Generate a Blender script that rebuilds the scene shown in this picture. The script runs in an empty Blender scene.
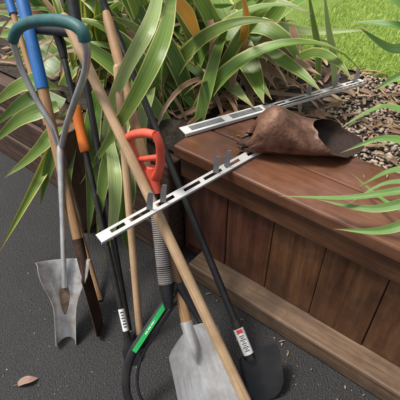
import bpy, math, random, bmesh
import numpy as np
from mathutils import Vector as V, Matrix
random.seed(7); rng=np.random.default_rng(7)
scene=bpy.context.scene; C=scene.collection
# ------------------------------------------------------------ camera
H=1.3; PIT=math.radians(40); F=430.0
CAM=V((0,0,H))
cd=bpy.data.cameras.new('camera'); cam=bpy.data.objects.new('camera',cd); C.objects.link(cam)
cam.location=CAM; cam.rotation_euler=(math.radians(90)-PIT,0,0)
cd.sensor_width=36; cd.lens=F/400*36; cd.clip_end=400; cd.clip_start=.02
scene.camera=cam
FW=V((0,math.cos(PIT),-math.sin(PIT)))
def ray(x,y):
    u=x-200; v=y-200
    return V((u, F*math.cos(PIT)-v*math.sin(PIT), -(F*math.sin(PIT)+v*math.cos(PIT))))
def P(x,y,z):
    r=ray(x,y); return CAM+r*((z-H)/r.z)
ang=math.radians(-39)
DIR=V((math.cos(ang),math.sin(ang),0)); N=V((-math.sin(ang),math.cos(ang),0)); OFF=.87
def W(x,y,d):
    r=ray(x,y); return CAM+r*((OFF-d)/r.dot(N))
def S(s,d,z): return N*(OFF-d)+DIR*s+V((0,0,z))
def mpp(p): return (p-CAM).dot(FW)/F     # metres per photo pixel
# ------------------------------------------------------------ mesh builder
PB={}
class MB:
    def __init__(s): s.v=[]; s.f=[]; s.uv=[]
    def face(s,idx,uv=None):
        s.f.append(tuple(idx)); s.uv.append(uv or [(0,0)]*len(idx))
    def box(s,a,b):
        o=len(s.v)
        for z in (a[2],b[2]):
            for (x,y) in ((a[0],a[1]),(b[0],a[1]),(b[0],b[1]),(a[0],b[1])): s.v.append(V((x,y,z)))
        for q in ((3,2,1,0),(4,5,6,7),(0,1,5,4),(1,2,6,5),(2,3,7,6),(3,0,4,7)): s.face([o+i for i in q])
    def obox(s,c,ax,ay,az):
        o=len(s.v)
        for k in (-1,1):
            for (i,j) in ((-1,-1),(1,-1),(1,1),(-1,1)): s.v.append(c+ax*i+ay*j+az*k)
        for q in ((3,2,1,0),(4,5,6,7),(0,1,5,4),(1,2,6,5),(2,3,7,6),(3,0,4,7)): s.face([o+i for i in q],[(0,0),(1,0),(1,1),(0,1)])
    def tube(s,pts,r,n=12,sub=0,cap=True,flat=1.0,flatdir=None):
        pts=[V(p) for p in pts]
        R=list(r) if hasattr(r,'__len__') else [r]*len(pts)
        if sub:
            q=[];rr=[]
            for i in range(len(pts)-1):
                p0=pts[max(i-1,0)];p1=pts[i];p2=pts[i+1];p3=pts[min(i+2,len(pts)-1)]
                for k in range(sub):
                    t=k/sub
                    q.append(.5*((2*p1)+(p2-p0)*t+(2*p0-5*p1+4*p2-p3)*t*t+(3*p1-p0-3*p2+p3)*t**3)); rr.append(R[i]+(R[i+1]-R[i])*t)
            q.append(pts[-1]); rr.append(R[-1]); pts=q;R=rr
        o=len(s.v); ref=None
        for i,p in enumerate(pts):
            t=(pts[min(i+1,len(pts)-1)]-pts[max(i-1,0)]).normalized()
            if ref is None: ref=(flatdir if flatdir is not None else V((.31,-.9,.2)))
            a=(ref-t*ref.dot(t)).normalized(); b=t.cross(a); ref=a
            for k in range(n):
                th=2*math.pi*k/n; s.v.append(p+a*(math.cos(th)*R[i]*flat)+b*(math.sin(th)*R[i]))
        L=[0]
        for i in range(1,len(pts)): L.append(L[-1]+(pts[i]-pts[i-1]).length)
        for i in range(len(pts)-1):
            for k in range(n):
                k2=(k+1)%n
                s.face([o+i*n+k,o+i*n+k2,o+(i+1)*n+k2,o+(i+1)*n+k],[(k/n,L[i]),((k+1)/n,L[i]),((k+1)/n,L[i+1]),(k/n,L[i+1])])
        if cap:
            s.face([o+k for k in range(n)][::-1]); s.face([o+(len(pts)-1)*n+k for k in range(n)])
    def sheet(s,o0,axis,side,nrm,rows,th=.002,nx=12):
        o=len(s.v); m=len(rows)
        for lay in (0,1):
            for (b,wl,wr,cc,ce) in rows:
                for k in range(nx+1):
                    q=-1+2*k/nx; a=q*(wl if q<0 else wr); c=cc+(ce-cc)*q*q
                    s.v.append(o0+axis*b+side*a+nrm*(c-lay*th))
        g=lambda l,i,k:o+l*m*(nx+1)+i*(nx+1)+k
        for i in range(m-1):
            for k in range(nx):
                uv=[(k/nx,rows[i][0]),((k+1)/nx,rows[i][0]),((k+1)/nx,rows[i+1][0]),(k/nx,rows[i+1][0])]
                s.face([g(0,i,k),g(0,i,k+1),g(0,i+1,k+1),g(0,i+1,k)],uv)
                s.face([g(1,i,k),g(1,i+1,k),g(1,i+1,k+1),g(1,i,k+1)],[uv[0],uv[3],uv[2],uv[1]])
        for i in range(m-1):
            s.face([g(0,i,0),g(0,i+1,0),g(1,i+1,0),g(1,i,0)]); s.face([g(0,i,nx),g(1,i,nx),g(1,i+1,nx),g(0,i+1,nx)])
        for k in range(nx):
            s.face([g(0,0,k),g(1,0,k),g(1,0,k+1),g(0,0,k+1)]); s.face([g(0,m-1,k),g(0,m-1,k+1),g(1,m-1,k+1),g(1,m-1,k)])
    def pipe(s,o0,axis,side,nrm,rows,th=.0025,nx=18):
        o=len(s.v); m=len(rows)
        for lay in (0,1):
            for (b,r,ha,dz) in rows:
                for k in range(nx+1):
                    a=(-1+2*k/nx)*ha; rr=r+lay*th
                    s.v.append(o0+axis*b+side*(rr*math.sin(a))+nrm*(dz-rr*math.cos(a)))
        g=lambda l,i,k:o+l*m*(nx+1)+i*(nx+1)+k
        for i in range(m-1):
            for k in range(nx):
                s.face([g(0,i,k),g(0,i,k+1),g(0,i+1,k+1),g(0,i+1,k)]); s.face([g(1,i,k),g(1,i+1,k),g(1,i+1,k+1),g(1,i,k+1)])
            s.face([g(0,i,0),g(0,i+1,0),g(1,i+1,0),g(1,i,0)]); s.face([g(0,i,nx),g(1,i,nx),g(1,i+1,nx),g(0,i+1,nx)])
        for k in range(nx):
            s.face([g(0,0,k),g(1,0,k),g(1,0,k+1),g(0,0,k+1)]); s.face([g(0,m-1,k),g(0,m-1,k+1),g(1,m-1,k+1),g(1,m-1,k)])
    def leaf(s,pts,hw,fold=.25,nrmhint=None,twist=0,n=14,prof='flax'):
        pts=[V(p) for p in pts]; q=[]
        m=len(pts)-1
        for j in range(n+1):
            x=j/n*m; i=min(int(x),m-1); t=x-i
            p0=pts[i-1] if i>0 else pts[0]*2-pts[1]; p1=pts[i];p2=pts[i+1]; p3=pts[i+2] if i+2<=m else pts[m]*2-pts[m-1]
            q.append(.5*((2*p1)+(p2-p0)*t+(2*p0-5*p1+4*p2-p3)*t*t+(3*p1-p0-3*p2+p3)*t**3))
        o=len(s.v); hint=nrmhint or V((0,-.5,.9))
        for j,p in enumerate(q):
            t=(q[min(j+1,n)]-q[max(j-1,0)]).normalized(); x=j/n
            sd=t.cross(hint)
            if sd.length<.05: sd=t.cross(V((1,0,0)))
            sd.normalize(); nr=sd.cross(t)
            a=twist*x; sd,nr=sd*math.cos(a)+nr*math.sin(a), nr*math.cos(a)-sd*math.sin(a)
            w=hw*(min(1,.6+1.3*x))*max(0.02,(1-x**2.6)) if prof=='flax' else hw*max(.03,math.sin(math.pi*min(.98,.12+.88*x))**.7)
            for k,(u,c) in enumerate(((-1,1),(-.5,.35),(0,0),(.5,.35),(1,1))):
                s.v.append(p+sd*(u*w)+nr*(c*w*fold))
        for j in range(n):
            for k in range(4):
                a=o+j*5+k
                s.face([a,a+1,a+6,a+5],[(k/4,j/n),((k+1)/4,j/n),((k+1)/4,(j+1)/n),(k/4,(j+1)/n)])
    def build(s,name,m,parent=None,smooth=True,bevel=0,sub=0,angle=40):
        b=V((0,0,0))
        if parent is not None and parent.name in PB: b=PB[parent.name]
        me=bpy.data.meshes.new(name); me.from_pydata([tuple(v-b) for v in s.v],[],s.f)
        uv=me.uv_layers.new(name='UVMap'); flat=[c for f in s.uv for c in f]
        uv.data.foreach_set('uv',np.array(flat,dtype=np.float32).ravel())
        me.materials.append(m); me.update()
        if smooth:
            me.polygons.foreach_set('use_smooth',[True]*len(me.polygons))
            me.set_sharp_from_angle(angle=math.radians(angle))
        o=bpy.data.objects.new(name,me); C.objects.link(o)
        if parent is not None: o.parent=parent
        PB[o.name]=b
        if bevel:
            md=o.modifiers.new('bevel','BEVEL'); md.width=bevel; md.segments=2; md.limit_method='ANGLE'
        if sub:
            md=o.modifiers.new('sub','SUBSURF'); md.levels=sub; md.render_levels=sub
        return o
def thing(name,label,cat,loc,rz=0,group=None):
    o=bpy.data.objects.new(name,None); C.objects.link(o); o.location=loc; o.rotation_euler=(0,0,rz); o.empty_display_size=.05
    o['label']=label; o['category']=cat
    if group:o['group']=group
    if rz==0: PB[o.name]=V(loc)
    return o
# ------------------------------------------------------------ materials
def mat(name,cols,scale=(1,1,1),ns=6,rough=(.5,.7),metal=0,bump=.2,bs=80,coord='Object',island=0,dirt=None,dirts=4,dirta=.5,trans=0,bdist=.004,spec=.5,det=5):
    m=bpy.data.materials.new(name); m.use_nodes=True; nt=m.node_tree; n=nt.nodes; l=nt.links
    b=n['Principled BSDF']; b.inputs['Metallic'].default_value=metal; b.inputs['Specular IOR Level'].default_value=spec
    tc=n.new('ShaderNodeTexCoord'); mp=n.new('ShaderNodeMapping'); mp.inputs['Scale'].default_value=scale
    l.new(tc.outputs[coord],mp.inputs['Vector'])
    no=n.new('ShaderNodeTexNoise'); no.inputs['Scale'].default_value=ns; no.inputs['Detail'].default_value=det; no.inputs['Roughness'].default_value=.65
    l.new(mp.outputs[0],no.inputs['Vector'])
    cr=n.new('ShaderNodeValToRGB'); e=cr.color_ramp.elements
    e[0].position=.3; e[1].position=.7
    e[0].color=(*cols[0],1); e[1].color=(*cols[-1],1)
    for i,c in enumerate(cols[1:-1]):
        x=e.new(.3+.4*(i+1)/(len(cols)-1)); x.color=(*c,1)
    l.new(no.outputs['Fac'],cr.inputs[0]); col=cr.outputs[0]
    if dirt:
        d=n.new('ShaderNodeTexNoise'); d.inputs['Scale'].default_value=dirts; d.inputs['Detail'].default_value=6; d.inputs['Roughness'].default_value=.7
        l.new(tc.outputs['Object'],d.inputs['Vector'])
        r=n.new('ShaderNodeMapRange'); r.inputs[1].default_value=.45; r.inputs[2].default_value=.65; r.inputs[4].default_value=dirta
        l.new(d.outputs['Fac'],r.inputs[0])
        mx=n.new('ShaderNodeMixRGB'); mx.inputs[2].default_value=(*dirt,1); l.new(r.outputs[0],mx.inputs[0]); l.new(col,mx.inputs[1]); col=mx.outputs[0]
    if island:
        g=n.new('ShaderNodeNewGeometry'); r=n.new('ShaderNodeMapRange'); r.inputs[3].default_value=1-island; r.inputs[4].default_value=1+island
        l.new(g.outputs['Random Per Island'],r.inputs[0])
        hs=n.new('ShaderNodeHueSaturation'); l.new(r.outputs[0],hs.inputs['Value']); l.new(col,hs.inputs['Color']); col=hs.outputs[0]
        w=n.new('ShaderNodeTexWhiteNoise'); w.noise_dimensions='1D'; l.new(g.outputs['Random Per Island'],w.inputs['W'])
        r2=n.new('ShaderNodeMapRange'); r2.inputs[3].default_value=.5-.02*island/.3; r2.inputs[4].default_value=.5+.012*island/.3
        l.new(w.outputs['Value'],r2.inputs[0]); l.new(r2.outputs[0],hs.inputs['Hue'])
    l.new(col,b.inputs['Base Color'])
    rr=n.new('ShaderNodeMapRange'); rr.inputs[1].default_value=.3; rr.inputs[2].default_value=.7; rr.inputs[3].default_value=rough[0]; rr.inputs[4].default_value=rough[1]
    l.new(no.outputs['Fac'],rr.inputs[0]); l.new(rr.outputs[0],b.inputs['Roughness'])
    if bump:
        n2=n.new('ShaderNodeTexNoise'); n2.inputs['Scale'].default_value=bs; n2.inputs['Detail'].default_value=4
        l.new(mp.outputs[0],n2.inputs['Vector'])
        bp=n.new('ShaderNodeBump'); bp.inputs['Strength'].default_value=bump; bp.inputs['Distance'].default_value=bdist
        l.new(n2.outputs['Fac'],bp.inputs['Height']); l.new(bp.outputs[0],b.inputs['Normal'])
    if trans:
        t=n.new('ShaderNodeBsdfTranslucent'); l.new(col,t.inputs['Color'])
        ms=n.new('ShaderNodeMixShader'); ms.inputs[0].default_value=trans
        l.new(b.outputs[0],ms.inputs[1]); l.new(t.outputs[0],ms.inputs[2]); l.new(ms.outputs[0],n['Material Output'].inputs['Surface'])
    return m
def leafmat(name,c1,c2,edge,ew,streak=22):
    m=mat(name,[c1,c2],(streak,.7,1),1.0,(.2,.4),0,.25,6,'UV',island=.38,trans=.24,bdist=.002,det=3)
    nt=m.node_tree;n=nt.nodes;l=nt.links;b=n['Principled BSDF']
    src=b.inputs['Base Color'].links[0].from_socket
    tc=n.new('ShaderNodeTexCoord'); sx=n.new('ShaderNodeSeparateXYZ'); l.new(tc.outputs['UV'],sx.inputs[0])
    a=n.new('ShaderNodeMath');a.operation='SUBTRACT';a.inputs[1].default_value=.5;l.new(sx.outputs[0],a.inputs[0])
    ab=n.new('ShaderNodeMath');ab.operation='ABSOLUTE';l.new(a.outputs[0],ab.inputs[0])
    r=n.new('ShaderNodeMapRange'); r.inputs[1].default_value=.5-ew; r.inputs[2].default_value=.5-ew*.6; r.inputs[4].default_value=.85; l.new(ab.outputs[0],r.inputs[0])
    mx=n.new('ShaderNodeMixRGB'); mx.inputs[2].default_value=(*edge,1); l.new(r.outputs[0],mx.inputs[0]); l.new(src,mx.inputs[1])
    n3=n.new('ShaderNodeTexNoise'); n3.inputs['Scale'].default_value=9; n3.inputs['Detail'].default_value=4; l.new(tc.outputs['Object'],n3.inputs['Vector'])
    r3=n.new('ShaderNodeMapRange'); r3.inputs[1].default_value=.6; r3.inputs[2].default_value=.75; r3.inputs[4].default_value=.4; l.new(n3.outputs['Fac'],r3.inputs[0])
    m2=n.new('ShaderNodeMixRGB'); m2.inputs[2].default_value=(edge[0]*.75,edge[1]*.62,edge[2]*.8,1); l.new(r3.outputs[0],m2.inputs[0]); l.new(mx.outputs[0],m2.inputs[1])
    r4=n.new('ShaderNodeMapRange'); r4.inputs[1].default_value=.9; r4.inputs[2].default_value=.98; r4.inputs[4].default_value=.85; l.new(sx.outputs[1],r4.inputs[0])
    m3=n.new('ShaderNodeMixRGB'); m3.inputs[2].default_value=(.30,.20,.09,1); l.new(r4.outputs[0],m3.inputs[0]); l.new(m2.outputs[0],m3.inputs[1])
    l.new(m3.outputs[0],b.inputs['Base Color'])
    for t in n:
        if t.type=='BSDF_TRANSLUCENT': l.new(m3.outputs[0],t.inputs['Color'])
    return m
M={}
M['asphalt']=mat('asphalt',[(.009,.009,.0095),(.024,.024,.025),(.055,.054,.054)],(1,1,1),230,(.38,.72),0,1,170,bdist=.008,dirt=(.017,.0165,.016),dirts=2.2,dirta=.6)
M['cap']=mat('cap timber',[(.105,.042,.022),(.155,.067,.036),(.215,.105,.062)],(.8,7,7),3,(.10,.30),0,.12,8,dirt=(.082,.036,.021),dirts=5,dirta=.7)
M['facing']=mat('facing timber',[(.06,.023,.011),(.11,.044,.020),(.165,.074,.036)],(11,11,1.0),3,(.35,.65),0,.35,8,island=.25,dirt=(.038,.018,.011),dirts=7,dirta=.7)
M['fascia']=mat('fascia timber',[(.062,.025,.012),(.11,.046,.022),(.16,.074,.038)],(1.0,10,10),3,(.28,.55),0,.25,8,dirt=(.045,.021,.012),dirts=5,dirta=.65)
M['basewood']=mat('base timber',[(.085,.050,.029),(.155,.095,.056),(.23,.15,.094)],(1.2,11,11),3,(.5,.8),0,.4,8,dirt=(.065,.042,.027),dirts=7,dirta=.7)
M['sleeper']=mat('old sleeper timber',[(.045,.026,.016),(.09,.052,.031),(.15,.093,.057)],(1.3,14,14),3,(.6,.9),0,.6,8,island=.2,dirt=(.03,.021,.015),dirts=8,dirta=.6)
M['post']=mat('old post timber',[(.10,.058,.033),(.18,.11,.065),(.26,.17,.11)],(14,14,1.3),3,(.6,.9),0,.6,8,dirt=(.07,.046,.031),dirts=8,dirta=.6)
M['soil']=mat('soil',[(.012,.009,.006),(.035,.024,.016),(.08,.057,.038)],(1,1,1),30,(.8,.95),0,1,60,bdist=.02)
M['lawnbase']=mat('lawn',[(.11,.19,.02),(.2,.3,.04)],(1,1,1),14,(.8,.95),0,.8,70,bdist=.02)
M['grass']=mat('grass',[(.25,.38,.035),(.43,.55,.09)],(1,1,1),2.2,(.5,.7),0,0,island=.2,det=3)
M['pebble']=mat('pebble',[(.20,.145,.095),(.36,.28,.2),(.54,.47,.38)],(1,1,1),7,(.6,.85),0,0,90,island=.35,det=3)
M['wood_pale']=mat('pale handle wood',[(.34,.20,.10),(.50,.335,.19),(.6,.44,.28)],(9,1.6,1),2.4,(.42,.62),0,.25,10,'UV',dirt=(.27,.165,.09),dirts=9,dirta=.5)
M['wood_tan']=mat('tan handle wood',[(.25,.125,.05),(.4,.23,.105),(.5,.32,.17)],(9,1.6,1),2.4,(.45,.65),0,.3,10,'UV',dirt=(.17,.1,.055),dirts=9,dirta=.5)
M['black_plastic']=mat('black plastic',[(.010,.010,.011),(.02,.02,.022)],(1,1,1),30,(.28,.45),0,.15,200,dirt=(.05,.045,.04),dirts=12,dirta=.25)
M['black_steel']=mat('black painted steel',[(.009,.009,.010),(.02,.02,.021)],(1,1,1),16,(.28,.48),0,.2,120,dirt=(.05,.042,.034),dirts=14,dirta=.4)
M['black_gloss']=mat('glossy black paint',[(.007,.007,.008),(.014,.014,.015)],(1,1,1),16,(.14,.3),0,.1,60,dirt=(.035,.03,.025),dirts=9,dirta=.4)
M['galv']=mat('galvanised steel',[(.42,.42,.42),(.58,.58,.58),(.74,.74,.73)],(1,1,1),22,(.28,.5),.65,.15,90,dirt=(.28,.24,.2),dirts=11,dirta=.45)
M['galvdirty']=mat('dirty galvanised steel',[(.40,.40,.395),(.56,.555,.55),(.72,.715,.7)],(1,1,1),16,(.28,.5),.6,.15,90,dirt=(.25,.18,.12),dirts=14,dirta=.55)
M['alu']=mat('worn aluminium',[(.46,.455,.445),(.58,.575,.565),(.69,.685,.675)],(4,3,1),4,(.3,.45),.55,.08,10,'UV',dirt=(.32,.285,.25),dirts=8,dirta=.6)
M['rail']=mat('white coated metal',[(.62,.62,.61),(.76,.76,.75)],(1,1,1),18,(.42,.6),.1,.1,60,dirt=(.4,.38,.34),dirts=18,dirta=.5)
M['tab']=mat('grey metal',[(.24,.25,.25),(.40,.41,.41)],(1,1,1),20,(.4,.55),.3,.1,60)
M['mesh']=mat('grey mesh',[(.09,.095,.095),(.16,.165,.165)],(1,1,1),60,(.5,.65),.2,.1,60)
M['rust']=mat('rusty steel',[(.045,.021,.014),(.13,.058,.034),(.26,.14,.088)],(1,1,1),20,(.35,.65),.15,.8,60,dirt=(.23,.13,.085),dirts=12,dirta=.6,bdist=.005)
M['rustshade']=mat('shaded inner rust',[(.018,.010,.007),(.05,.025,.016)],(1,1,1),16,(.6,.85),.1,.6,70)  # shade of the scoop's hollow put into a darker rust colour
M['rustblade']=mat('rust brown blade',[(.03,.017,.011),(.085,.042,.026)],(1,1,1),16,(.5,.8),.3,.5,70)
M['teal']=mat('teal rubber',[(.018,.09,.095),(.04,.15,.15)],(1,1,1),20,(.42,.58),0,.2,120,dirt=(.08,.1,.095),dirts=12,dirta=.4)
M['blue']=mat('blue paint',[(.012,.10,.36),(.03,.2,.55)],(9,2,1),3,(.32,.52),0,.2,9,'UV',dirt=(.02,.08,.22),dirts=14,dirta=.5)
M['orange']=mat('orange plastic',[(.66,.15,.015),(.82,.22,.03)],(1,1,1),14,(.36,.5),0,.1,90,dirt=(.5,.13,.03),dirts=14,dirta=.4)
M['red']=mat('coral red plastic',[(.68,.085,.045),(.82,.14,.085)],(1,1,1),14,(.34,.5),0,.12,90,dirt=(.5,.08,.05),dirts=16,dirta=.4)
M['ribbed']=mat('grey ribbed sleeve',[(.16,.148,.14),(.27,.25,.24)],(1,1,1),20,(.6,.8),0,.1,60,dirt=(.11,.088,.08),dirts=14,dirta=.55,spec=.25)
M['white']=mat('white label',[(.7,.7,.68),(.8,.8,.79)],(1,1,1),40,(.5,.6),0,0,dirt=(.5,.48,.45),dirts=30,dirta=.4)
M['green']=mat('green label',[(.01,.30,.06),(.02,.42,.10)],(1,1,1),20,(.35,.4),0,0)
M['ink']=mat('label print',[(.03,.03,.035),(.05,.05,.05)],(1,1,1),20,(.5,.6),0,0)
M['redink']=mat('red label print',[(.5,.03,.03),(.6,.05,.04)],(1,1,1),20,(.5,.6),0,0)
M['earth']=mat('dried earth',[(.14,.09,.055),(.27,.19,.125)],(1,1,1),40,(.8,.95),0,1,80)
M['flax']=leafmat('flax leaf',(.075,.18,.03),(.22,.36,.075),(.66,.62,.24),.085)
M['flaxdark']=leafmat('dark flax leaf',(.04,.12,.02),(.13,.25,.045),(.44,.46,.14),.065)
M['flaxpale']=leafmat('pale flax leaf',(.20,.34,.10),(.41,.54,.23),(.66,.64,.36),.08)
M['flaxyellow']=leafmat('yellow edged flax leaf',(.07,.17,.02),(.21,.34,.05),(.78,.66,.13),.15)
M['dead']=leafmat('dead leaf',(.24,.145,.07),(.45,.31,.175),(.5,.36,.22),.1)
M['ochre']=leafmat('ochre leaf',(.55,.29,.035),(.72,.44,.08),(.74,.54,.18),.12)
M['spiky']=leafmat('spiky leaf',(.06,.18,.035),(.17,.36,.085),(.42,.52,.2),.06)
M['fallen']=mat('fallen leaf',[(.2,.11,.08),(.36,.23,.17)],(1,1,1),30,(.6,.8),0,.3,80)
M['litter']=mat('leaf litter',[(.12,.07,.035),(.27,.175,.095),(.4,.28,.17)],(1,1,1),9,(.6,.8),0,0,island=.4,det=3)
# ------------------------------------------------------------ setting
def struct(name,vs,m):
    mb=MB(); mb.v=[V(v) for v in vs]; mb.face(range(len(vs))); o=mb.build(name,m,smooth=False); o['kind']='structure'; return o
struct('ground',[(-60,-60,0),(60,-60,0),(60,60,0),(-60,60,0)],M['asphalt'])
struct('bed',[S(-7,-.06,.455),S(7,-.06,.455),S(7,-1.12,.455),S(-7,-1.12,.455)],M['soil'])
struct('lawn',[S(-7,-1.1,.462),S(7,-1.1,.462),S(60,-60,.462),S(-60,-60,.462)],M['lawnbase'])
# ------------------------------------------------------------ wall (local x along wall, y into bed)
wl=thing('retaining_wall','low dark brown timber retaining wall with flat reddish plank top behind the tools','wall',N*OFF,ang)
CAPZ=.535; S0=-.82; CW=.315
mb=MB(); mb.box((S0,0,CAPZ-.045),(7,.155,CAPZ)); mb.box((S0-.004,.158,CAPZ-.045),(7,CW,CAPZ-.0015)); mb.build('cap_board',M['cap'],wl,False,bevel=.007)
mb=MB(); mb.box((S0+.02,.012,CAPZ-.125),(7,.05,CAPZ-.0455)); mb.build('fascia_board',M['fascia'],wl,False,bevel=.004)
mb=MB(); x=S0+.03
while x<7:
    w=.185+random.uniform(-.014,.014); y=.026+random.uniform(0,.004)
    mb.box((x,y,.08),(min(x+w,7),y+.03,CAPZ-.126)); x+=w+random.uniform(.0015,.0035)
mb.build('facing_boards',M['facing'],wl,False,bevel=.003)
mb=MB(); mb.box((S0+.1,-.055,0),(7,.055,.078)); mb.build('base_sleeper',M['basewood'],wl,False,bevel=.008)
mb=MB(); mb.box((S0-.01,.06,0),(7,.09,.455)); mb.build('backing',M['facing'],wl,False)
lw=thing('sleeper_wall','old rough timber sleepers stacked at the left end behind the handles','wall',N*OFF,ang)
for k,(z0,z1,y) in enumerate(((0,.15,-.03),(.153,.30,-.02),(.303,.44,-.005))):
    mb=MB(); mb.box((-7,y,z0),(S0-.02,y+.1,z1)); mb.build('sleeper',M['sleeper'],lw,False,bevel=.008)
post=thing('timber_post','short weathered timber post standing against the sleepers behind the loop handled tool','post',S(-1.28,.1,0),ang)
mb=MB(); mb.box((-.055,-.055,0),(.055,.055,.47)); mb.build('post_shaft',M['post'],post,False,bevel=.006)
mb=MB(); mb.box((-.058,-.058,.471),(.058,.058,.485)); mb.build('post_top',M['post'],post,False,bevel=.004)
# ------------------------------------------------------------ lawn grass & gravel (stuff)
def grass():
    n=70000
    s=rng.uniform(-1.2,3.2,n); d=-1.10-rng.uniform(0,1,n)**1.4*3.2
    base=np.outer(OFF-d,np.array(N))+np.outer(s,np.array(DIR)); base[:,2]=.462
    a=rng.uniform(0,6.283,n); h=rng.uniform(.012,.030,n); w=rng.uniform(.0011,.002,n); le=rng.uniform(.0,.028,n)
    sd=np.stack([np.cos(a),np.sin(a),0*a],1); ln=np.stack([-np.sin(a),np.cos(a),0*a],1)
    v=np.empty((n,3,3)); v[:,0]=base-sd*w[:,None]; v[:,1]=base+sd*w[:,None]; v[:,2]=base+ln*le[:,None]; v[:,2,2]+=h
    me=bpy.data.meshes.new('grass'); me.from_pydata(v.reshape(-1,3).tolist(),[],np.arange(n*3).reshape(n,3).tolist())
    me.materials.append(M['grass']); o=bpy.data.objects.new('grass',me); C.objects.link(o)
    o['kind']='stuff'; o['label']='short bright green lawn grass beyond the gravel'; o['category']='grass'
grass()
def rocks(name,spots,size,m,label,cat):
    bm=bmesh.new(); bmesh.ops.create_icosphere(bm,subdivisions=2,radius=1)
    bv=np.array([v.co[:] for v in bm.verts]); bf=np.array([[v.index for v in f.verts] for f in bm.faces]); bm.free()
    var=[]
    for k in range(6):
        q=bv.copy()
        for j in range(7):
            ax=rng.normal(size=3); ax/=np.linalg.norm(ax); pr=q@ax; c=rng.uniform(.45,.8); q-=np.outer(np.maximum(pr-c,0)*.85,ax)
        var.append(q)
    vs=[];fs=[];o=0
    for p in spots:
        q=var[rng.integers(6)]*np.array([rng.uniform(.7,1.3),rng.uniform(.6,1),rng.uniform(.4,.75)])*size*rng.uniform(.45,1.4)
        a=rng.uniform(0,6.28); c,s_=math.cos(a),math.sin(a); t=rng.normal(0,.35)
        q=q@np.array([[1,0,0],[0,math.cos(t),math.sin(t)],[0,-math.sin(t),math.cos(t)]])@np.array([[c,s_,0],[-s_,c,0],[0,0,1]])
        vs.append(q+np.array(p)); fs.append(bf+o); o+=len(q)
    me=bpy.data.meshes.new(name); me.from_pydata(np.concatenate(vs).tolist(),[],np.concatenate(fs).tolist()); me.materials.append(m)
    me.polygons.foreach_set('use_smooth',[True]*len(me.polygons)); me.set_sharp_from_angle(angle=math.radians(35))
    ob=bpy.data.objects.new(name,me); C.objects.link(ob); ob['kind']='stuff'; ob['label']=label; ob['category']=cat
sp=[]
for i in range(8500):
    s=random.uniform(-.6,1.5); d=-.32-random.random()*.82
    sp.append(S(s,d,.455+random.uniform(.002,.010)))
rocks('gravel',sp,.0085,M['pebble'],'pale tan gravel and stones in the bed behind the timber wall','gravel')
sp=[P(random.uniform(-40,440),random.uniform(170,440),.001) for i in range(420)]
sp=[p for p in sp if p.dot(N)<OFF-.07]
rocks('grit',sp,.0020,M['pebble'],'scattered grit on the dark asphalt','grit')
mb=MB()
for i in range(900):
    s_=random.uniform(-2.2,1.4); d0=.33 if s_>S0-.03 else .12
    p=S(s_,-d0-random.random()*(1.13-d0),.466+random.random()*.006)
    a=random.uniform(0,6.28); l=random.uniform(.015,.06); dv=V((math.cos(a),math.sin(a),random.uniform(-.1,.15)))*l
    mb.leaf([p-dv,p+V((0,0,random.uniform(.001,.008))),p+dv],random.uniform(.003,.011),random.uniform(.1,.5),V((random.uniform(-.4,.4),random.uniform(-.4,.4),1)),random.uniform(-.8,.8),6,'oval')
for i in range(34):
    s_=random.uniform(-.7,.5)
    p=S(s_,-random.uniform(.03,.3),CAPZ+.0025) if i<16 else S(s_,random.uniform(.062,.11),.003)
    a=random.uniform(0,6.28); l=random.uniform(.004,.012); dv=V((math.cos(a),math.sin(a),0))*l
    mb.leaf([p-dv,p+V((0,0,.002)),p+dv],random.uniform(.0012,.0034),.3,V((0,0,1)),.3,6,'oval')
lt=mb.build('leaf_litter',M['litter']); lt['kind']='stuff'; lt['label']='dry brown leaf litter scattered over the gravel bed'; lt['category']='leaf litter'
# ------------------------------------------------------------ tool helpers
def frame(lo,hi):
    ax=(lo-hi).normalized(); vw=(CAM-lo).normalized()
    sd=ax.cross(vw).normalized()
    if sd.x<0: sd=-sd
    nr=sd.cross(ax).normalized()
    if nr.dot(vw)<0: nr=-nr
    return ax,sd,nr
def lerp(a,b,t): return a+(b-a)*t
def onl(a,b,x,y):      # point of line a-b nearest the sight line through (x,y)
    r=ray(x,y).normalized(); d=(b-a); w=a-CAM
    A=d.dot(d);B=d.dot(r);D=d.dot(w);E=r.dot(w)
    return a+d*((B*E-D)/(A-B*B))
def strip_on(mb,p0,p1,hw,lift,n2):
    a=(p1-p0); s_=a.cross(n2).normalized()*hw; o=len(mb.v)
    for p in (p0,p1):
        for q in (-1,1): mb.v.append(p+s_*q+n2*lift)
    for p in (p0,p1):
        for q in (-1,1): mb.v.append(p+s_*q+n2*(lift-.0015))
    for f in ((0,1,3,2),(4,6,7,5),(0,4,5,1),(2,3,7,6),(0,2,6,4),(1,5,7,3)): mb.face([o+i for i in f])
# long pale wooden handle in front, touching the metal strip lying over it
p1=P(262,147,CAPZ+.012); pe=P(228,166,CAPZ+.012)
Q=onl(p1,pe,158,205); p0=onl(p1,pe,98,238)
plo=P(273,458,.012); want=(Q-CAM).length+.026
best=min((abs((onl(plo,W(63,14,d/100),158,205)-CAM).length-want),d/100) for d in range(-25,45))
phi=W(63,14,best[1]); PD=best[1]; print('PD',PD)
t=thing('pale_wooden_handle','long pale bare wooden handle leaning diagonally across the front of the bundle','handle',plo)
mb=MB(); mb.tube([phi,lerp(phi,plo,.006),lerp(phi,plo,.012),lerp(phi,plo,.5),plo],[.008,.0125,.0140,.0150,.0150],16); mb.build('shaft',M['wood_pale'],t)
mb=MB(); mb.tube([lerp(phi,plo,.985),plo+(plo-phi).normalized()*.004],.0172,16); mb.build('ferrule',M['galv'],t)
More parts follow.
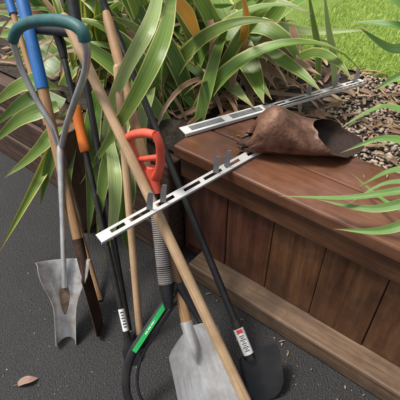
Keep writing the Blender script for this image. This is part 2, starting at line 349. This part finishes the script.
# ------------------------------------------------------------ plants
FG='strap leaved flax clumps in the raised bed'
def curve_leaf(base,az,L,el,droop,n=8):
    pts=[base.copy()]; p=base.copy(); e=el
    for i in range(n):
        st=L/n; p=p+V((math.cos(az)*math.cos(e),math.sin(az)*math.cos(e),math.sin(e)))*st; e-=droop/n*(1+i*.25)
        if p.z<.475: p.z=.475
        pts.append(p.copy())
    return pts
def ok(pts):
    for p in pts:
        off=p.dot(N); s=p.dot(DIR)
        if s>S0-.05 and off<OFF+CW-.02: return False
        if off<OFF+.03: return False
        q=p-CAM
        if q.dot(FW)<.2: return False
    return True
def proj(p):
    q=p-CAM; dp=q.dot(FW); up=V((0,math.sin(PIT),math.cos(PIT)))
    return 200+F*q.x/dp, 200-F*q.dot(up)/dp
def plant(name,base,label,nl,lr,hw,m,dead=0,el=(.75,1.5),droop=(.2,1.5),azr=(0,6.283),mdead='dead',keep=None):
    t=thing(name,label,'plant',base,0,FG)
    def fill(k,m,el,droop,pn,hw):
        mb=MB(); c=0; tr=0
        while c<k and tr<k*60:
            tr+=1
            az=random.uniform(*azr); b=base+V((random.uniform(-.12,.12),random.uniform(-.12,.12),0))
            pts=curve_leaf(b,az,random.uniform(*lr),random.uniform(*el),random.uniform(*droop))
            if not ok(pts): continue
            if keep and any(not keep(*proj(p)) for p in pts): continue
            mb.leaf(pts,hw*random.uniform(.55,1.2),random.uniform(.15,.5),None,random.uniform(-.9,.9)); c+=1
        if mb.v: mb.build(pn,M[m],t)
    fill(nl,m,el,droop,'foliage',hw)
    if dead: fill(dead,mdead,(.15,1.2),(.4,1.8),'dead_foliage',hw*.38)
    return t
def hero(t,lst):
    for (m,hwpx,pts,tw,*r) in lst:
        q=[(P(a[0],a[1],a[2]) if len(a)==4 else W(*a)) for a in pts]
        h=hwpx*mpp(q[len(q)//2])
        c=(CAM-q[len(q)//2]).normalized()
        mb=MB(); mb.leaf(q,h,random.uniform(.15,.4),(c+V((0,0,.5))).normalized(),tw,18)
        mb.build('dead_leaf' if m in('dead',) else 'leaf',M[m],t)
Z=.462
kl=lambda x,y: x<310 and not (x>255 and y>92) and not (x>292 and y<80 and y<(x-270)*1.5)
f1=plant('flax_plant',P(215,84,Z),'big strap leaved flax clump behind the left end of the plank top',14,(.45,.9),.039,'flax',30,keep=kl)
f2=plant('flax_plant',S(-1.05,-.3,.44),'strap leaved flax clump behind the bundle of handles, leaves hanging over them',22,(.45,.9),.036,'flax',18)
f3=plant('flax_plant',S(-1.6,-.3,.44),'flax clump at the far left with yellow edged drooping leaves',26,(.4,.85),.033,'flaxyellow',16)
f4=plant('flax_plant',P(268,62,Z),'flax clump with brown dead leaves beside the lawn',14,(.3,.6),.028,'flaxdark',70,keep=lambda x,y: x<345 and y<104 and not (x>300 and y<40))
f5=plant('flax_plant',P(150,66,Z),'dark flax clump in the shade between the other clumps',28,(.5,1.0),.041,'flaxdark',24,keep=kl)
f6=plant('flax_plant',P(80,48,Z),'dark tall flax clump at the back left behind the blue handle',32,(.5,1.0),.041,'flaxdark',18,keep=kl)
LFT=max(PD,.06)
hero(f1,[('flaxpale',16,[(166,16,-.55),(184,38,-.52),(215,70,-.46),(254,108,-.34)],.1),
 ('flaxdark',13,[(200,-8,-.7),(222,20,-.6),(245,60,-.5),(272,100,-.38)],.2),
 ('flax',15,[(212,-14,-.7),(228,22,-.55),(252,70,-.46),(264,104,-.36)],-.1),
 ('flax',16,[(168,-12,-.6),(178,18,-.55),(200,52,-.48),(238,100,-.36)],.3),
 ('flaxpale',7,[(205,30,-.6),(250,24,-.65),(310,32,-.75),(372,30,-.85)],.3),
 ('flax',11,[(215,50,-.55),(250,26,-.55),(285,40,-.55),(304,72,-.55)],.3),
 ('flax',9,[(215,50,-.6),(238,12,-.6),(266,0,-.6),(312,14,-.6)],.3),
 ('flax',9,[(228,60,-.55),(262,52,-.52),(296,70,-.50),(322,92,-.46)],.2),
 ('ochre',9,[(196,34,-.42),(186,14,-.34),(172,-2,-.28),(156,-16,-.2)],.2),
 ('ochre',5,[(236,60,-.5),(244,36,-.46),(246,12,-.42),(240,-10,-.4)],.3),
 ('flax',12,[(200,60,-.6),(192,30,-.55),(186,5,-.5),(184,-20,-.5)],.5),
 ('flaxpale',11,[(205,60,-.6),(202,30,-.55),(204,5,-.5),(212,-20,-.5)],.4),
 ('flaxdark',13,[(215,70,-.6),(228,40,-.6),(248,10,-.6),(270,-16,-.6)],.5),
 ('flax',12,[(205,70,-.5),(180,58,-.44),(164,72,-.38),(158,100,-.33)],.3),
 ('flaxdark',9,[(200,78,-.48),(182,82,-.42),(172,94,-.37),(166,110,-.33)],.3),
 ('dead',5,[(225,80,-.6),(200,74,-.5),(178,84,-.42),(160,98,-.34)],.3),
 ('dead',5,[(180,40,-.5),(176,62,-.44),(168,84,-.38),(160,100,-.34)],.3),
 ('dead',5,[(210,20,-.45),(214,50,-.40),(206,78,-.37),(192,100,-.34)],.6),
 ('dead',4,[(248,40,-.5),(236,66,-.45),(232,88,-.40),(238,108,-.34)],.6),
 ('dead',5,[(186,60,-.5),(172,80,-.42),(164,100,-.35),(150,118,-.2)],.5)])
hero(f2,[('flax',9.5,[(172,-2,-.2),(163,38,LFT*.5),(138,92,LFT+.03),(108,142,LFT+.04),(80,184,LFT+.03)],.1),
 ('flaxpale',8,[(160,-14,-.2),(150,24,LFT*.3),(126,70,LFT*.75),(108,116,LFT*.85),(100,168,LFT*.9)],.2),
 ('flax',9,[(150,30,-.35),(132,76,.62,1),(114,130,.56,1),(104,194,.36,1)],.3),
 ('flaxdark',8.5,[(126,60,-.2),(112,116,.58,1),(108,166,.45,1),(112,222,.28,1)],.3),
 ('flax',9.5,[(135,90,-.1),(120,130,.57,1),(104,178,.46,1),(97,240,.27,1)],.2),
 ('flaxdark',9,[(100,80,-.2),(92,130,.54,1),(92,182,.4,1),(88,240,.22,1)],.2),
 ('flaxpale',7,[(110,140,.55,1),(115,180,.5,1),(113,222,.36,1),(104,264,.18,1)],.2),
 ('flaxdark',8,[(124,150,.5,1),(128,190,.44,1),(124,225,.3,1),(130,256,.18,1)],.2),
 ('flax',13,[(130,40,-.4),(138,14,-.35),(150,-5,-.3),(160,-25,-.3)],.5),
 ('flaxpale',11,[(140,60,-.4),(146,30,-.35),(148,0,-.3),(140,-25,-.3)],.5),
 ('flax',11,[(128,70,-.3),(118,34,-.25),(100,10,-.2),(74,-8,-.2)],.3),
 ('flaxyellow',9,[(118,80,-.3),(108,50,-.25),(100,30,-.2),(96,-4,-.15)],.4),
 ('flaxdark',12,[(115,50,-.4),(112,20,-.35),(104,0,-.3),(92,-20,-.3)],.3),
 ('flaxpale',8,[(148,56,-.4),(148,90,-.2),(142,122,.52,1),(146,160,.46,1)],.2)])
hero(f3,[('flaxyellow',8.5,[(86,96,-.2),(70,120,.45,1),(55,148,.38,1),(34,188,.29,1),(-2,254,.09,1)],.1),
 ('flax',7.5,[(70,108,-.1),(52,134,.50,1),(32,156,.42,1),(4,178,.32,1)],.1),
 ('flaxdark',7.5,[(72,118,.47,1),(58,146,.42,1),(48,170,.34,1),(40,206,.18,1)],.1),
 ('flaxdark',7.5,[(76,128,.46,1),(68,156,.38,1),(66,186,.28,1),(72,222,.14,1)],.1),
 ('flax',10,[(66,92,-.2),(40,82,.6,1),(16,88,.56,1),(-14,110,.45,1)],.3),
 ('flaxyellow',9,[(60,84,-.3),(36,66,-.2),(14,62,-.15),(-14,72,-.1)],.3),
 ('flax',10,[(50,70,-.3),(30,50,-.3),(10,42,-.3),(-16,46,-.3)],.3),
 ('flax',9,[(58,106,.55,1),(36,112,.54,1),(16,122,.5,1),(-10,146,.4,1)],.3),
 ('flaxdark',9,[(64,104,.55,1),(40,98,.55,1),(20,104,.53,1),(-8,128,.44,1)],.3),
 ('flaxdark',11,[(70,86,-.2),(44,62,-.2),(20,58,-.18),(-12,84,-.12)],.3),
 ('flax',10,[(72,80,-.25),(46,50,-.25),(22,34,-.25),(-14,36,-.22)],.3),
 ('flaxdark',11,[(50,40,-.35),(30,20,-.35),(10,10,-.35),(-16,12,-.35)],.3),
 ('flaxpale',9,[(60,60,-.3),(44,38,-.3),(24,26,-.3),(-10,24,-.3)],.3)])
hero(f4,[('flaxpale',4,[(335,88,-.75),(333,55,-.7),(328,25,-.68),(324,-12,-.66)],.3),
 ('flax',4,[(318,80,-.75),(318,50,-.7),(313,20,-.66),(308,-12,-.64)],.3),
 ('flax',7,[(280,70,-.7),(312,54,-.66),(336,62,-.6),(352,80,-.57)],.3),
 ('dead',6,[(262,44,-.6),(282,50,-.56),(300,64,-.53),(322,76,-.5)],.4),
 ('dead',6,[(258,60,-.6),(268,70,-.56),(284,78,-.52),(300,88,-.48)],.4),
 ('dead',6,[(270,30,-.6),(260,52,-.55),(264,70,-.5),(276,88,-.46)],.4),
 ('dead',5,[(292,26,-.6),(296,46,-.57),(290,64,-.53),(296,84,-.49)],.4),
 ('flax',10,[(262,30,-.7),(276,14,-.7),(288,-2,-.7),(300,-20,-.7)],.4)])
def spiky(base,label,lst):
    t=thing('spiky_plant',label,'plant',base)
    mb=MB()
    for i in range(16):
        az=random.uniform(-.9,1.2); mb.leaf(curve_leaf(base,az,random.uniform(.25,.5),random.uniform(.3,1.2),random.uniform(.4,1.3)),.012,.3,None,random.uniform(-.5,.5))
    mb.build('foliage',M['spiky'],t)
    for (hw,pts) in lst:
        q=[base.copy()]+[(P(x,y,d) if d>0.2 else W(x,y,d)) for (x,y,d) in pts]; mb=MB(); mb.leaf(q,hw*mpp(q[2]),.35,((CAM-q[1]).normalized()+V((0,0,.8))).normalized(),random.uniform(-.5,.5),22); mb.build('leaf',M['spiky'],t)
spiky(P(478,190,Z),'narrow leaved spiky plant reaching over the plank top from the right edge',
 [(5,[(440,186,.66),(400,191,.65),(345,198,.62),(278,196,.565)]),
  (6.5,[(440,192,.64),(405,203,.64),(368,209,.61),(316,199,.565)]),
  (7,[(440,206,.63),(410,222,.63),(378,231,.60),(334,229,.56)]),
  (5.5,[(440,176,.66),(412,170,.66),(388,172,.63),(358,187,.565)]),
  (6,[(440,160,.68),(412,144,.67),(380,139,.63),(340,153,.56)]),
  (6.5,[(440,140,.68),(408,114,.67),(378,108,.62),(334,132,.54)]),
  (4,[(440,214,.60),(408,212,.61),(380,198,.59),(350,172,.56)]),
  (4,[(446,196,.62),(414,184,.63),(384,184,.61),(348,204,.565)])])
bp=W(450,75,-.75); bp.z=Z
spiky(bp,'narrow leaved spiky plant at the lawn edge in the upper right corner',
 [(7,[(430,46,-.67),(395,26,-.6),(348,22,-.6)]),(7,[(420,58,-.66),(388,48,-.62),(360,28,-.6)]),(7,[(425,36,-.62),(400,4,-.6),(376,-6,-.6)]),(6,[(425,72,-.66),(400,76,-.6),(372,92,-.55)])])
# ------------------------------------------------------------ tools
# 1 loop handled tool
dh=max(PD+.07,.22)
lo=P(66,343,0.002)
t=thing('turf_tool','galvanised long handled scoop tool with teal gripped loop handle standing at the left','garden tool',lo)
j=W(60,146,dh); ax,sd,nr=frame(lo,j); g=mpp(j)
top=[(13,40),(17,30),(28,23),(50,20),(70,23),(82,31),(85,41)]
mb=MB(); mb.tube([W(x,y,dh) for x,y in top],4.8*g,14,5); mb.build('grip',M['teal'],t)
mb=MB(); mb.tube([W(x,y,dh) for x,y in ((14,36),(14,46),(23,72),(38,102),(52,126),(59.5,150),(60.5,162))],3.0*g,10,5)
mb.tube([W(x,y,dh) for x,y in ((84.5,37),(87,52),(85,72),(76,98),(67,124),(61.5,148),(60.5,162))],3.0*g,10,5); mb.build('loop',M['galv'],t)
sc=onl(lo,j,65,288); p_=W(60.3,146,dh)
mb=MB(); mb.tube([p_,lerp(p_,sc,.05),lerp(p_,sc,.5),sc-nr*.010],[3.2*g,4.0*g,.0088,.009],12); mb.build('shaft',M['galv'],t)
o0=onl(lo,j,64,264); L=(lo-o0).length; px=mpp(lo)
def pr(b,w,a,base): r=w/math.sin(min(a,1.57)) ; return (b*L,r,a,base+r)
rows=[pr(-.05,.086,1.12,-.030),pr(-.02,.080,1.22,-.028),pr(.06,.078,1.3,-.026),pr(.16,.072,1.36,-.025),pr(.26,.062,1.42,-.024),pr(.36,.050,1.5,-.024),pr(.45,.041,1.6,-.024),pr(.54,.035,1.75,-.023),pr(.64,.033,1.85,-.022),pr(.85,.032,1.9,-.021),pr(1.0,.031,1.9,-.020)]
mb=MB(); mb.pipe(o0,ax,sd,nr,rows,.0025,28); mb.build('scoop_blade',M['galvdirty'],t)
mb=MB(); mb.sheet(o0,ax,sd,nr,[(.24*L,1.5*px,1.5*px,-.022,-.023),(.30*L,4*px,3*px,-.019,-.021),(.38*L,5*px,5*px,-.018,-.020),(.48*L,4*px,5*px,-.018,-.020),(.58*L,3*px,3*px,-.019,-.021),(.66*L,1*px,1*px,-.021,-.022)],.002,10); mb.build('caked_earth',M['earth'],t)
# 2 blue handled spade
lo=P(100,336,.0); hi=W(19,-14,.04)
t=thing('narrow_spade','blue topped wooden handled spade with narrow rusty blade, left of the bundle','spade',lo)
a=onl(lo,hi,50,88); b=onl(lo,hi,93,262); ax,sd,nr=frame(lo,hi); px=mpp(lo)
mb=MB(); mb.tube([hi,lerp(hi,a,.06),a],[.016,.0215,.0210],14); mb.build('painted_grip',M['blue'],t)
mb=MB(); mb.tube([a,b],[.0180,.0160],14); mb.build('handle',M['wood_tan'],t)
L=(lo-b).length
sdb=(sd*.4-nr*.91).normalized(); nrb=(nr*.4+sd*.91).normalized()
mb=MB(); mb.sheet(b,ax,sdb,nrb,[(-.03,.016,.016,.004,0),(.02,.018,.018,.004,0),(.05,.042,.042,.004,0),(L*.7,.042,.042,0,.006),(L*.93,.036,.036,0,.006),(L*.99,.015,.015,0,0)],.003,8)
mb.tube([b-ax*.09,b+ax*.05],[.019,.015],12); mb.build('blade',M['rustblade'],t)
# 3 T handled black tool with orange sleeve
lo=P(134,366,0); hi=W(61,44,.06)
t=thing('edging_tool','black shafted tool with bright orange sleeve and black cross handle','garden tool',lo)
ax,sd,nr=frame(lo,hi)
b=onl(lo,hi,129,335)
mb=MB(); mb.tube([hi,b],.0095,12); mb.build('shaft',M['black_steel'],t)
mb=MB(); mb.tube([W(17,32,.06),W(24,29,.06),W(50,30,.06),W(76,33,.06),W(84,38,.06)],[.013,.0175,.017,.0175,.013],14,4); mb.tube([W(56,31,.06),hi,lerp(hi,b,.05)],[.014,.016,.012],12); mb.build('cross_handle',M['black_plastic'],t)
mb=MB(); c0=onl(lo,hi,75,106);c1=onl(lo,hi,86,152); mb.tube([c0,lerp(c0,c1,.08),lerp(c0,c1,.5),lerp(c0,c1,.92),c1],[.014,.0185,.0165,.0185,.014],14,2); mb.build('sleeve',M['orange'],t)
mb=MB(); e0=onl(lo,hi,123,308);e1=onl(lo,hi,128,330); mb.tube([e0,e1],.0102,12,cap=False); lab=mb.build('label',M['white'],t)
mb=MB(); n2=(CAM-e0).normalized()
for i in range(6): strip_on(mb,lerp(e0,e1,.15+.13*i),lerp(e0,e1,.19+.13*i),.004 if i%2 else .0055,.0112,n2)
mb.build('print',M['ink'],lab,False)
L=(lo-b).length
mb=MB(); mb.sheet(b,ax,sd,nr,[(-.01,.012,.012,.008,0),(.03,.018,.018,.006,0),(.045,.026,.026,.004,0),(L*.8,.026,.026,0,0),(L*.97,.022,.022,0,0)],.003,8); mb.build('blade',M['black_steel'],t)
# 4 slim black pole
lo=P(131,342,0); hi=W(70,-12,-.02)
t=thing('slim_pole','slim black pole with thick foam grip leaning between orange sleeve and pale wooden handle','pole',lo)
mb=MB(); mb.tube([hi,lo+(hi-lo)*.03],.0105,12); mb.build('shaft',M['black_plastic'],t)
mb=MB(); mb.tube([hi,lerp(hi,lo,.16)],[.0195,.0185],14); mb.build('foam_grip',M['black_plastic'],t)
mb=MB(); mb.tube([lo+(hi-lo)*.035,lo],[.013,.010],12); mb.build('ferrule',M['galv'],t)
# 4b second blue knob handle
lo=P(100,300,0); hi=W(6,-10,-.06)
t=thing('wooden_pole','thin wooden pole with blue painted tip in the top left corner','pole',lo)
a=onl(lo,hi,15,14)
mb=MB(); mb.tube([hi,a],[.017,.0165],14); mb.build('painted_tip',M['blue'],t)
mb=MB(); mb.tube([a,lo],[.0115,.0115],12); mb.build('shaft',M['wood_tan'],t)
# 4c pale upright pole
lo=P(141,346,0); hi=W(117,64,.08)
t=thing('upright_wooden_pole','pale nearly upright wooden pole between the black shafts and the grey ribbed sleeve','pole',lo)
mb=MB(); mb.tube([hi,lerp(hi,lo,.004),lerp(hi,lo,.012),lo+(hi-lo)*.01],[.005,.010,.0125,.0125],14); mb.build('shaft',M['wood_pale'],t)
mb=MB(); mb.tube([lo+(hi-lo)*.05,lo],[.0138,.0125],14); mb.build('ferrule',M['black_steel'],t)
# 5 aluminium shovel with wooden handle
lo=P(219,446,.0); hi=W(106,12,-.06)
t=thing('aluminium_shovel','dull silver shovel with worn wooden handle, blade at the bottom centre','shovel',lo)
ax,sd,nr=frame(lo,hi); b=onl(lo,hi,196,326)
mb=MB(); mb.tube([hi,lerp(hi,b,.03),b],[.012,.0165,.0165],14); mb.build('handle',M['wood_tan'],t)
px=mpp(b); top=onl(lo,hi,200,334)
Lb=(lo-top).length
rows=[(-.030,-2*px,14*px,.012,.012),(-.022,2*px,24*px,.011,.012),(-.012,8*px,28*px,.009,.012),(.004,15*px,29*px,.006,.013),(.022,22*px,29.5*px,.002,.015),(.036,25.5*px,30*px,-.002,.017),(.08,26*px,30.5*px,-.006,.019),(.12,26.5*px,31*px,-.008,.020),(Lb*.65,28*px,33*px,-.006,.016),(Lb*.985,29*px,34*px,0,.004)]
mb=MB(); mb.sheet(top,ax,sd,nr,rows,.003,20); mb.build('blade',M['alu'],t)
mb=MB(); mb.tube([b-ax*.02,b+ax*.05+nr*.003,b+ax*.075+nr*.002,b+ax*.10-nr*.002],[.0195,.0185,.013,.004],14); mb.build('socket',M['alu'],t)
# 6 black loop framed tool with red D handle
DD=.2
lo=P(183,420,.012); hi=W(153,178,DD)
t=thing('loop_framed_tool','black loop framed tool with coral red D grip, grey ribbed sleeve and green sticker','garden tool',lo)
ax,sd,nr=frame(lo,hi); b=onl(lo,hi,175,282)
def dp(x,y): return W(x,y,DD)
vw=(CAM-hi).normalized()
mb=MB()
mb.tube([dp(127,139),dp(132,135),dp(145,133),dp(155,135)],[.0115,.0125,.0125,.0115],14,3)
mb.tube([dp(128,136),dp(131,147),dp(142,168),dp(150,177)],[.012,.0115,.0125,.017],14,3,flat=.7,flatdir=vw)
mb.tube([dp(155,133.5),dp(160,146),dp(160,166),dp(156,178)],[.012,.0115,.0125,.017],14,3,flat=.7,flatdir=vw)
mb.tube([dp(137,160),dp(150,158),dp(160,157)],.0085,12,2)
mb.tube([dp(151,167),hi,lerp(hi,b,.15)],[.013,.0195,.0185],16); mb.build('grip',M['red'],t)
mb=MB(); mb.tube([hi,b],.0135,12); mb.build('shaft',M['black_plastic'],t)
c0=onl(lo,hi,157,208); pts=[];rr=[]
nrib=36
for i in range(nrib*4+1):
    q=i/(nrib*4); pts.append(lerp(c0,b,q)); rr.append(.0188+.0012*math.sin(i*math.pi/2)+.003*q)
mb=MB(); mb.tube(pts,rr,14); mb.build('ribbed_sleeve',M['ribbed'],t)
def tp(x,y,lift=0):
    r=ray(x,y); return CAM+r*((lo-CAM).dot(nr)/r.dot(nr))+nr*lift
lp=[(177,284),(170,298),(157,318),(143,338),(131,357),(126,378),(128,400),(140,416),(160,424),(185,426),(208,420),(224,404),(229,382),(226,362),(216,342),(202,322),(188,300),(179,285)]
mb=MB(); mb.tube([tp(x,y,-.010) for x,y in lp],[.012,.0135,.0145,.0145,.0135,.0125,.0115]+[.010]*4+[.0115]*4+[.0125,.0125,.012],14,5,flat=.55,flatdir=nr); mb.build('loop_frame',M['black_plastic'],t)
lp2=[(178,302),(167,318),(154,338),(142,358),(137,378),(139,397),(148,409),(164,415)]
mb=MB(); mb.tube([tp(x,y,-.016) for x,y in lp2],.0045,10,5); mb.build('inner_wire',M['black_steel'],t)
mb=MB(); mb.tube([b-ax*.05,b+ax*.03,b+ax*.07],[.021,.019,.014],14); mb.build('socket',M['black_steel'],t)
n2=(CAM-tp(155,322)).normalized()
pA=tp(173,294,-.010); pm=tp(157,318,-.010); pB=tp(134,353,-.010)
mb=MB(); strip_on(mb,pA,pm,.0072,.0105,n2); strip_on(mb,pm+(pB-pm)*.004,pB,.0072,.0105,n2); lab=mb.build('label',M['green'],t,False)
mb=MB()
for i in range(9):
    q0=.1+i*.045; strip_on(mb,lerp(pm,pB,q0),lerp(pm,pB,q0+.02+.01*(i%3)),.0014+.0007*((i*5)%3),.0116,n2)
mb.build('print',M['white'],lab,False)
# 7 long black edger
lo=P(268,401,.0); hi=W(98,-12,-.16)
t=thing('long_edger','long black shafted spade with flat black blade resting on the plank corner','spade',lo)
ax,sd,nr=frame(lo,hi); b=onl(lo,hi,252,346)
mb=MB(); mb.tube([hi,b+ax*.02],.0115,14); mb.build('shaft',M['black_steel'],t)
mb=MB(); c0=onl(lo,hi,240,318); mb.tube([c0,b+ax*.035],[.0145,.0155],14); mb.build('socket',M['black_steel'],t)
mb=MB(); c0=onl(lo,hi,243,326); c1=onl(lo,hi,253,352); mb.tube([c0,c1],.0165,14,cap=False); lab=mb.build('label',M['white'],t)
mb=MB(); n2=(CAM-c0).normalized(); 
for i in range(9): strip_on(mb,lerp(c0,c1,.3+.07*i),lerp(c0,c1,.322+.07*i),(.007,.005,.0085,.004)[i%4],.0175,n2)
mb.build('print',M['ink'],lab,False)
mb=MB(); strip_on(mb,lerp(c0,c1,.06),lerp(c0,c1,.2),.009,.0172,n2); mb.build('logo_band',M['redink'],lab,False)
px=mpp(lo); top=onl(lo,hi,255,351); Lb=(lo-top).length
rows=[(-.004,6*px,26*px,0,.004),(0,9*px,29*px,0,.007),(.006,11.5*px,30.5*px,-.002,.009),(Lb*.25,14*px,29*px,-.004,.011),(Lb*.5,15.5*px,26*px,-.005,.011),(Lb*.75,15*px,22*px,-.004,.009),(Lb*.9,11.5*px,16*px,-.002,.006),(Lb*.97,7*px,10*px,0,.003),(Lb*.995,3*px,4*px,0,0)]
mb=MB(); mb.sheet(top,ax,sd,nr,rows,.003,16); mb.build('blade',M['black_gloss'],t)
# ------------------------------------------------------------ slotted rails
def rail(label,p0,p1,w,tabs,up,th=.0022,pitch=.085,wide=0,wf=1.8):
    t=thing('slotted_rail',label,'metal rail',p1,0,'slotted metal strips')
    a=(p1-p0); L=a.length; a.normalize(); s_=up.cross(a).normalized(); u=a.cross(s_).normalized()
    mb=MB()
    def part(q0,q1,w,pitch,fr):
        ew=w*fr; l=q1-q0
        for sg in (-1,1):
            mb.obox(p0+a*((q0+q1)/2)+s_*(sg*(w/2-ew/2)),a*(l/2),s_*(ew/2),u*th/2)
        n=max(1,int(l/pitch))
        for i in range(n+1):
            q=q0+i/n*l; hw=.008 if i%3 else .018
            q=min(max(q,q0+hw),q1-hw); mb.obox(p0+a*q,a*hw,s_*(w/2-ew),u*(th/2*.96))
    W2=w*wf; l=wide*L
    if wide:
        part(wide*L,L,w,pitch,.3)
        mb.obox(p0+a*(l/2),a*(l/2),s_*(W2/2),u*th/2)
    else: part(0,L,w,pitch,.3)
    mb.build('slotted_plate',M['rail'],t,False)
    if wide:
        for f0,f1 in ((.09,.46),(.56,.93)):
            mb=MB(); mb.obox(p0+a*(l*(f0+f1)/2)+u*(th/2+.0006),a*(l*(f1-f0)/2),s_*(W2/2-.010),u*.0005); pn=mb.build('mesh_inset',M['mesh'],t,False)
            mb=MB(); n=int(l*(f1-f0)/.007)
            for i in range(n+1): mb.obox(p0+a*(l*f0+i/n*l*(f1-f0))+u*(th/2+.0014),a*.0009,s_*(W2/2-.0102),u*.0004)
            for c in (-.0075,0,.0075): mb.obox(p0+a*(l*(f0+f1)/2)+s_*c+u*(th/2+.0016),a*(l*(f1-f0)/2),s_*.0008,u*.0004)
            mb.build('mesh_wires',M['tab'],pn,False)
    mb=MB(); mb.obox(p0+a*(L/2)-s_*(w*(wf if wide else 1)/2+.0012)-u*.004,a*(L/2),s_*.0011,u*.0055); mb.build('flange',M['rail'],t,False)
    for q in tabs:
        mb=MB(); o=p0+a*(q*L); vw=(CAM-o).normalized(); tl=(V((0,0,1))+a*.12).normalized(); sg=tl.cross(vw).normalized()
        if sg.x<0: sg=-sg
        n_=sg.cross(tl).normalized()
        mb.sheet(o+tl*.056,-tl,sg,n_,[(0,.0035,.0075,0,0),(.010,.0062,.0080,0,0),(.035,.0082,.0082,0,0),(.056,.0082,.0082,0,0)],.002,4)
        mb.build('tab',M['tab'],t,False)
    return t
rail('white slotted metal strip lying across the handles, one end on the plank top',p0,p1,.025,(.26,.335,.66,.735),(CAM-Q).normalized()*.7+V((0,0,.8)))
q0=P(182,131,CAPZ+.0115); q1=P(362,80,CAPZ+.0115)
rail('white slotted metal strip with a wide end, lying behind the rusty scoop',q0,q1,.026,(.66,.82,.95),V((0,0,1)),wide=.42)
# ------------------------------------------------------------ rusty scoop on the cap
A=P(244,139,CAPZ+.045); B=P(339,140,CAPZ+.045)
base=V((A.x,A.y,CAPZ))
t=thing('rusty_scoop','rusty brown hollow steel scoop lying on its side on the plank top','scoop',lerp(base,V((B.x,B.y,CAPZ)),.5))
ax=(B-A); ax.z=0; L=ax.length; ax.normalize(); up=V((0,0,1)); sd=up.cross(ax)
n=56; secs=[(.0,.036,.028,.034),(.04,.040,.034,.039),(.09,.049,.047,.052),(.16,.059,.062,.067),(.26,.067,.075,.080),(.36,.071,.077,.083),(.48,.073,.070,.076),(.6,.074,.061,.066),(.72,.075,.054,.058),(.86,.076,.049,.053),(.96,.078,.048,.051),(1,.082,.051,.053)]
mb=MB()
for i,(f,ry,rz,zc) in enumerate(secs):
    for k in range(n):
        th=2*math.pi*k/n
        c,s_=math.cos(th),math.sin(th)
        g=max(0,f-.24)/.76; e=max(0,1-f/.12)
        tip=math.exp(-((th-math.radians(302))/.55)**2)
        sh=-.070*g*(s_+.05)+.030*g*(c-.3)+g*(.006*math.sin(3*th+.6)+.004*math.sin(7*th)+.002*math.sin(13*th))+.042*g*g*tip
        sh+=e*(.020*s_+.008*math.sin(4*th+1)+.006*math.sin(9*th)+.003*math.sin(17*th))
        wob=1+.025*math.sin(3*th+f*5)+.018*math.sin(5*th+f*13)+.012*math.sin(9*th-f*21)-.08*math.exp(-((th-math.radians(208))/.2)**2)*min(1,f*3)*(1-f*.6)
        mb.v.append(V((A.x,A.y,CAPZ+max(.004,zc+s_*rz*wob)))+ax*(f*L+sh)+sd*(c*ry*wob))
for i in range(len(secs)-1):
    for k in range(n):
        k2=(k+1)%n; mb.face([i*n+k,i*n+k2,(i+1)*n+k2,(i+1)*n+k])
ob=mb.build('shell',M['rust'],t,angle=180)
ob.data.materials.append(M['rustshade'])  # inner side darkened by colour to look shaded
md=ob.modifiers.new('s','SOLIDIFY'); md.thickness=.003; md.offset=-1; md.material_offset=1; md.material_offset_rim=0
md=ob.modifiers.new('ss','SUBSURF'); md.levels=1; md.render_levels=2
# torn flap inside the ragged end
mb=MB(); c0=A+ax*.02; c0.z=CAPZ+.030
mb.sheet(c0-ax*.035,ax,sd,up,[(0,.006,.012,0,.002),(.012,.015,.017,.001,.005),(.03,.020,.021,.003,.010),(.06,.026,.026,.006,.018)],.003,10); mb.build('torn_flap',M['rustblade'],t)
# fallen leaf
p=P(27,382,.004); t=thing('fallen_leaf','small dry brown leaf lying on the asphalt in the lower left','leaf',p)
mb=MB(); mb.leaf([p+V((-.026,-.008,0)),p+V((-.008,.0,.006)),p+V((.012,.004,.007)),p+V((.03,.012,.001))],.014,.2,V((0,0,1)),.2,12,'oval'); mb.build('leaf_blade',M['fallen'],t)
mb=MB(); mb.tube([p+V((-.026,-.008,.001)),p+V((-.04,-.014,.002))],.001,6); mb.build('stalk',M['fallen'],t)
# ------------------------------------------------------------ light
w=bpy.data.worlds.new('World'); scene.world=w; w.use_nodes=True; nt=w.node_tree
sk=nt.nodes.new('ShaderNodeTexSky'); sk.sky_type='NISHITA'; sk.sun_disc=False
el=math.radians(62); rot=math.radians(-80)
sk.sun_elevation=el; sk.sun_rotation=rot; sk.air_density=1.0; sk.dust_density=4
hs=nt.nodes.new('ShaderNodeHueSaturation'); hs.inputs['Saturation'].default_value=.35
bg=nt.nodes['Background']; bg.inputs['Strength'].default_value=.145; nt.links.new(sk.outputs[0],hs.inputs['Color']); nt.links.new(hs.outputs[0],bg.inputs['Color'])
sd_=bpy.data.lights.new('sun','SUN'); sd_.energy=3.8; sd_.angle=math.radians(14); sd_.color=(1,.95,.88)
so=bpy.data.objects.new('sun',sd_); C.objects.link(so)
dv=V((math.sin(rot)*math.cos(el),math.cos(rot)*math.cos(el),math.sin(el)))
so.rotation_euler=dv.to_track_quat('Z','Y').to_euler()
scene.view_settings.view_transform='Standard'; scene.view_settings.look='None'; scene.view_settings.exposure=0
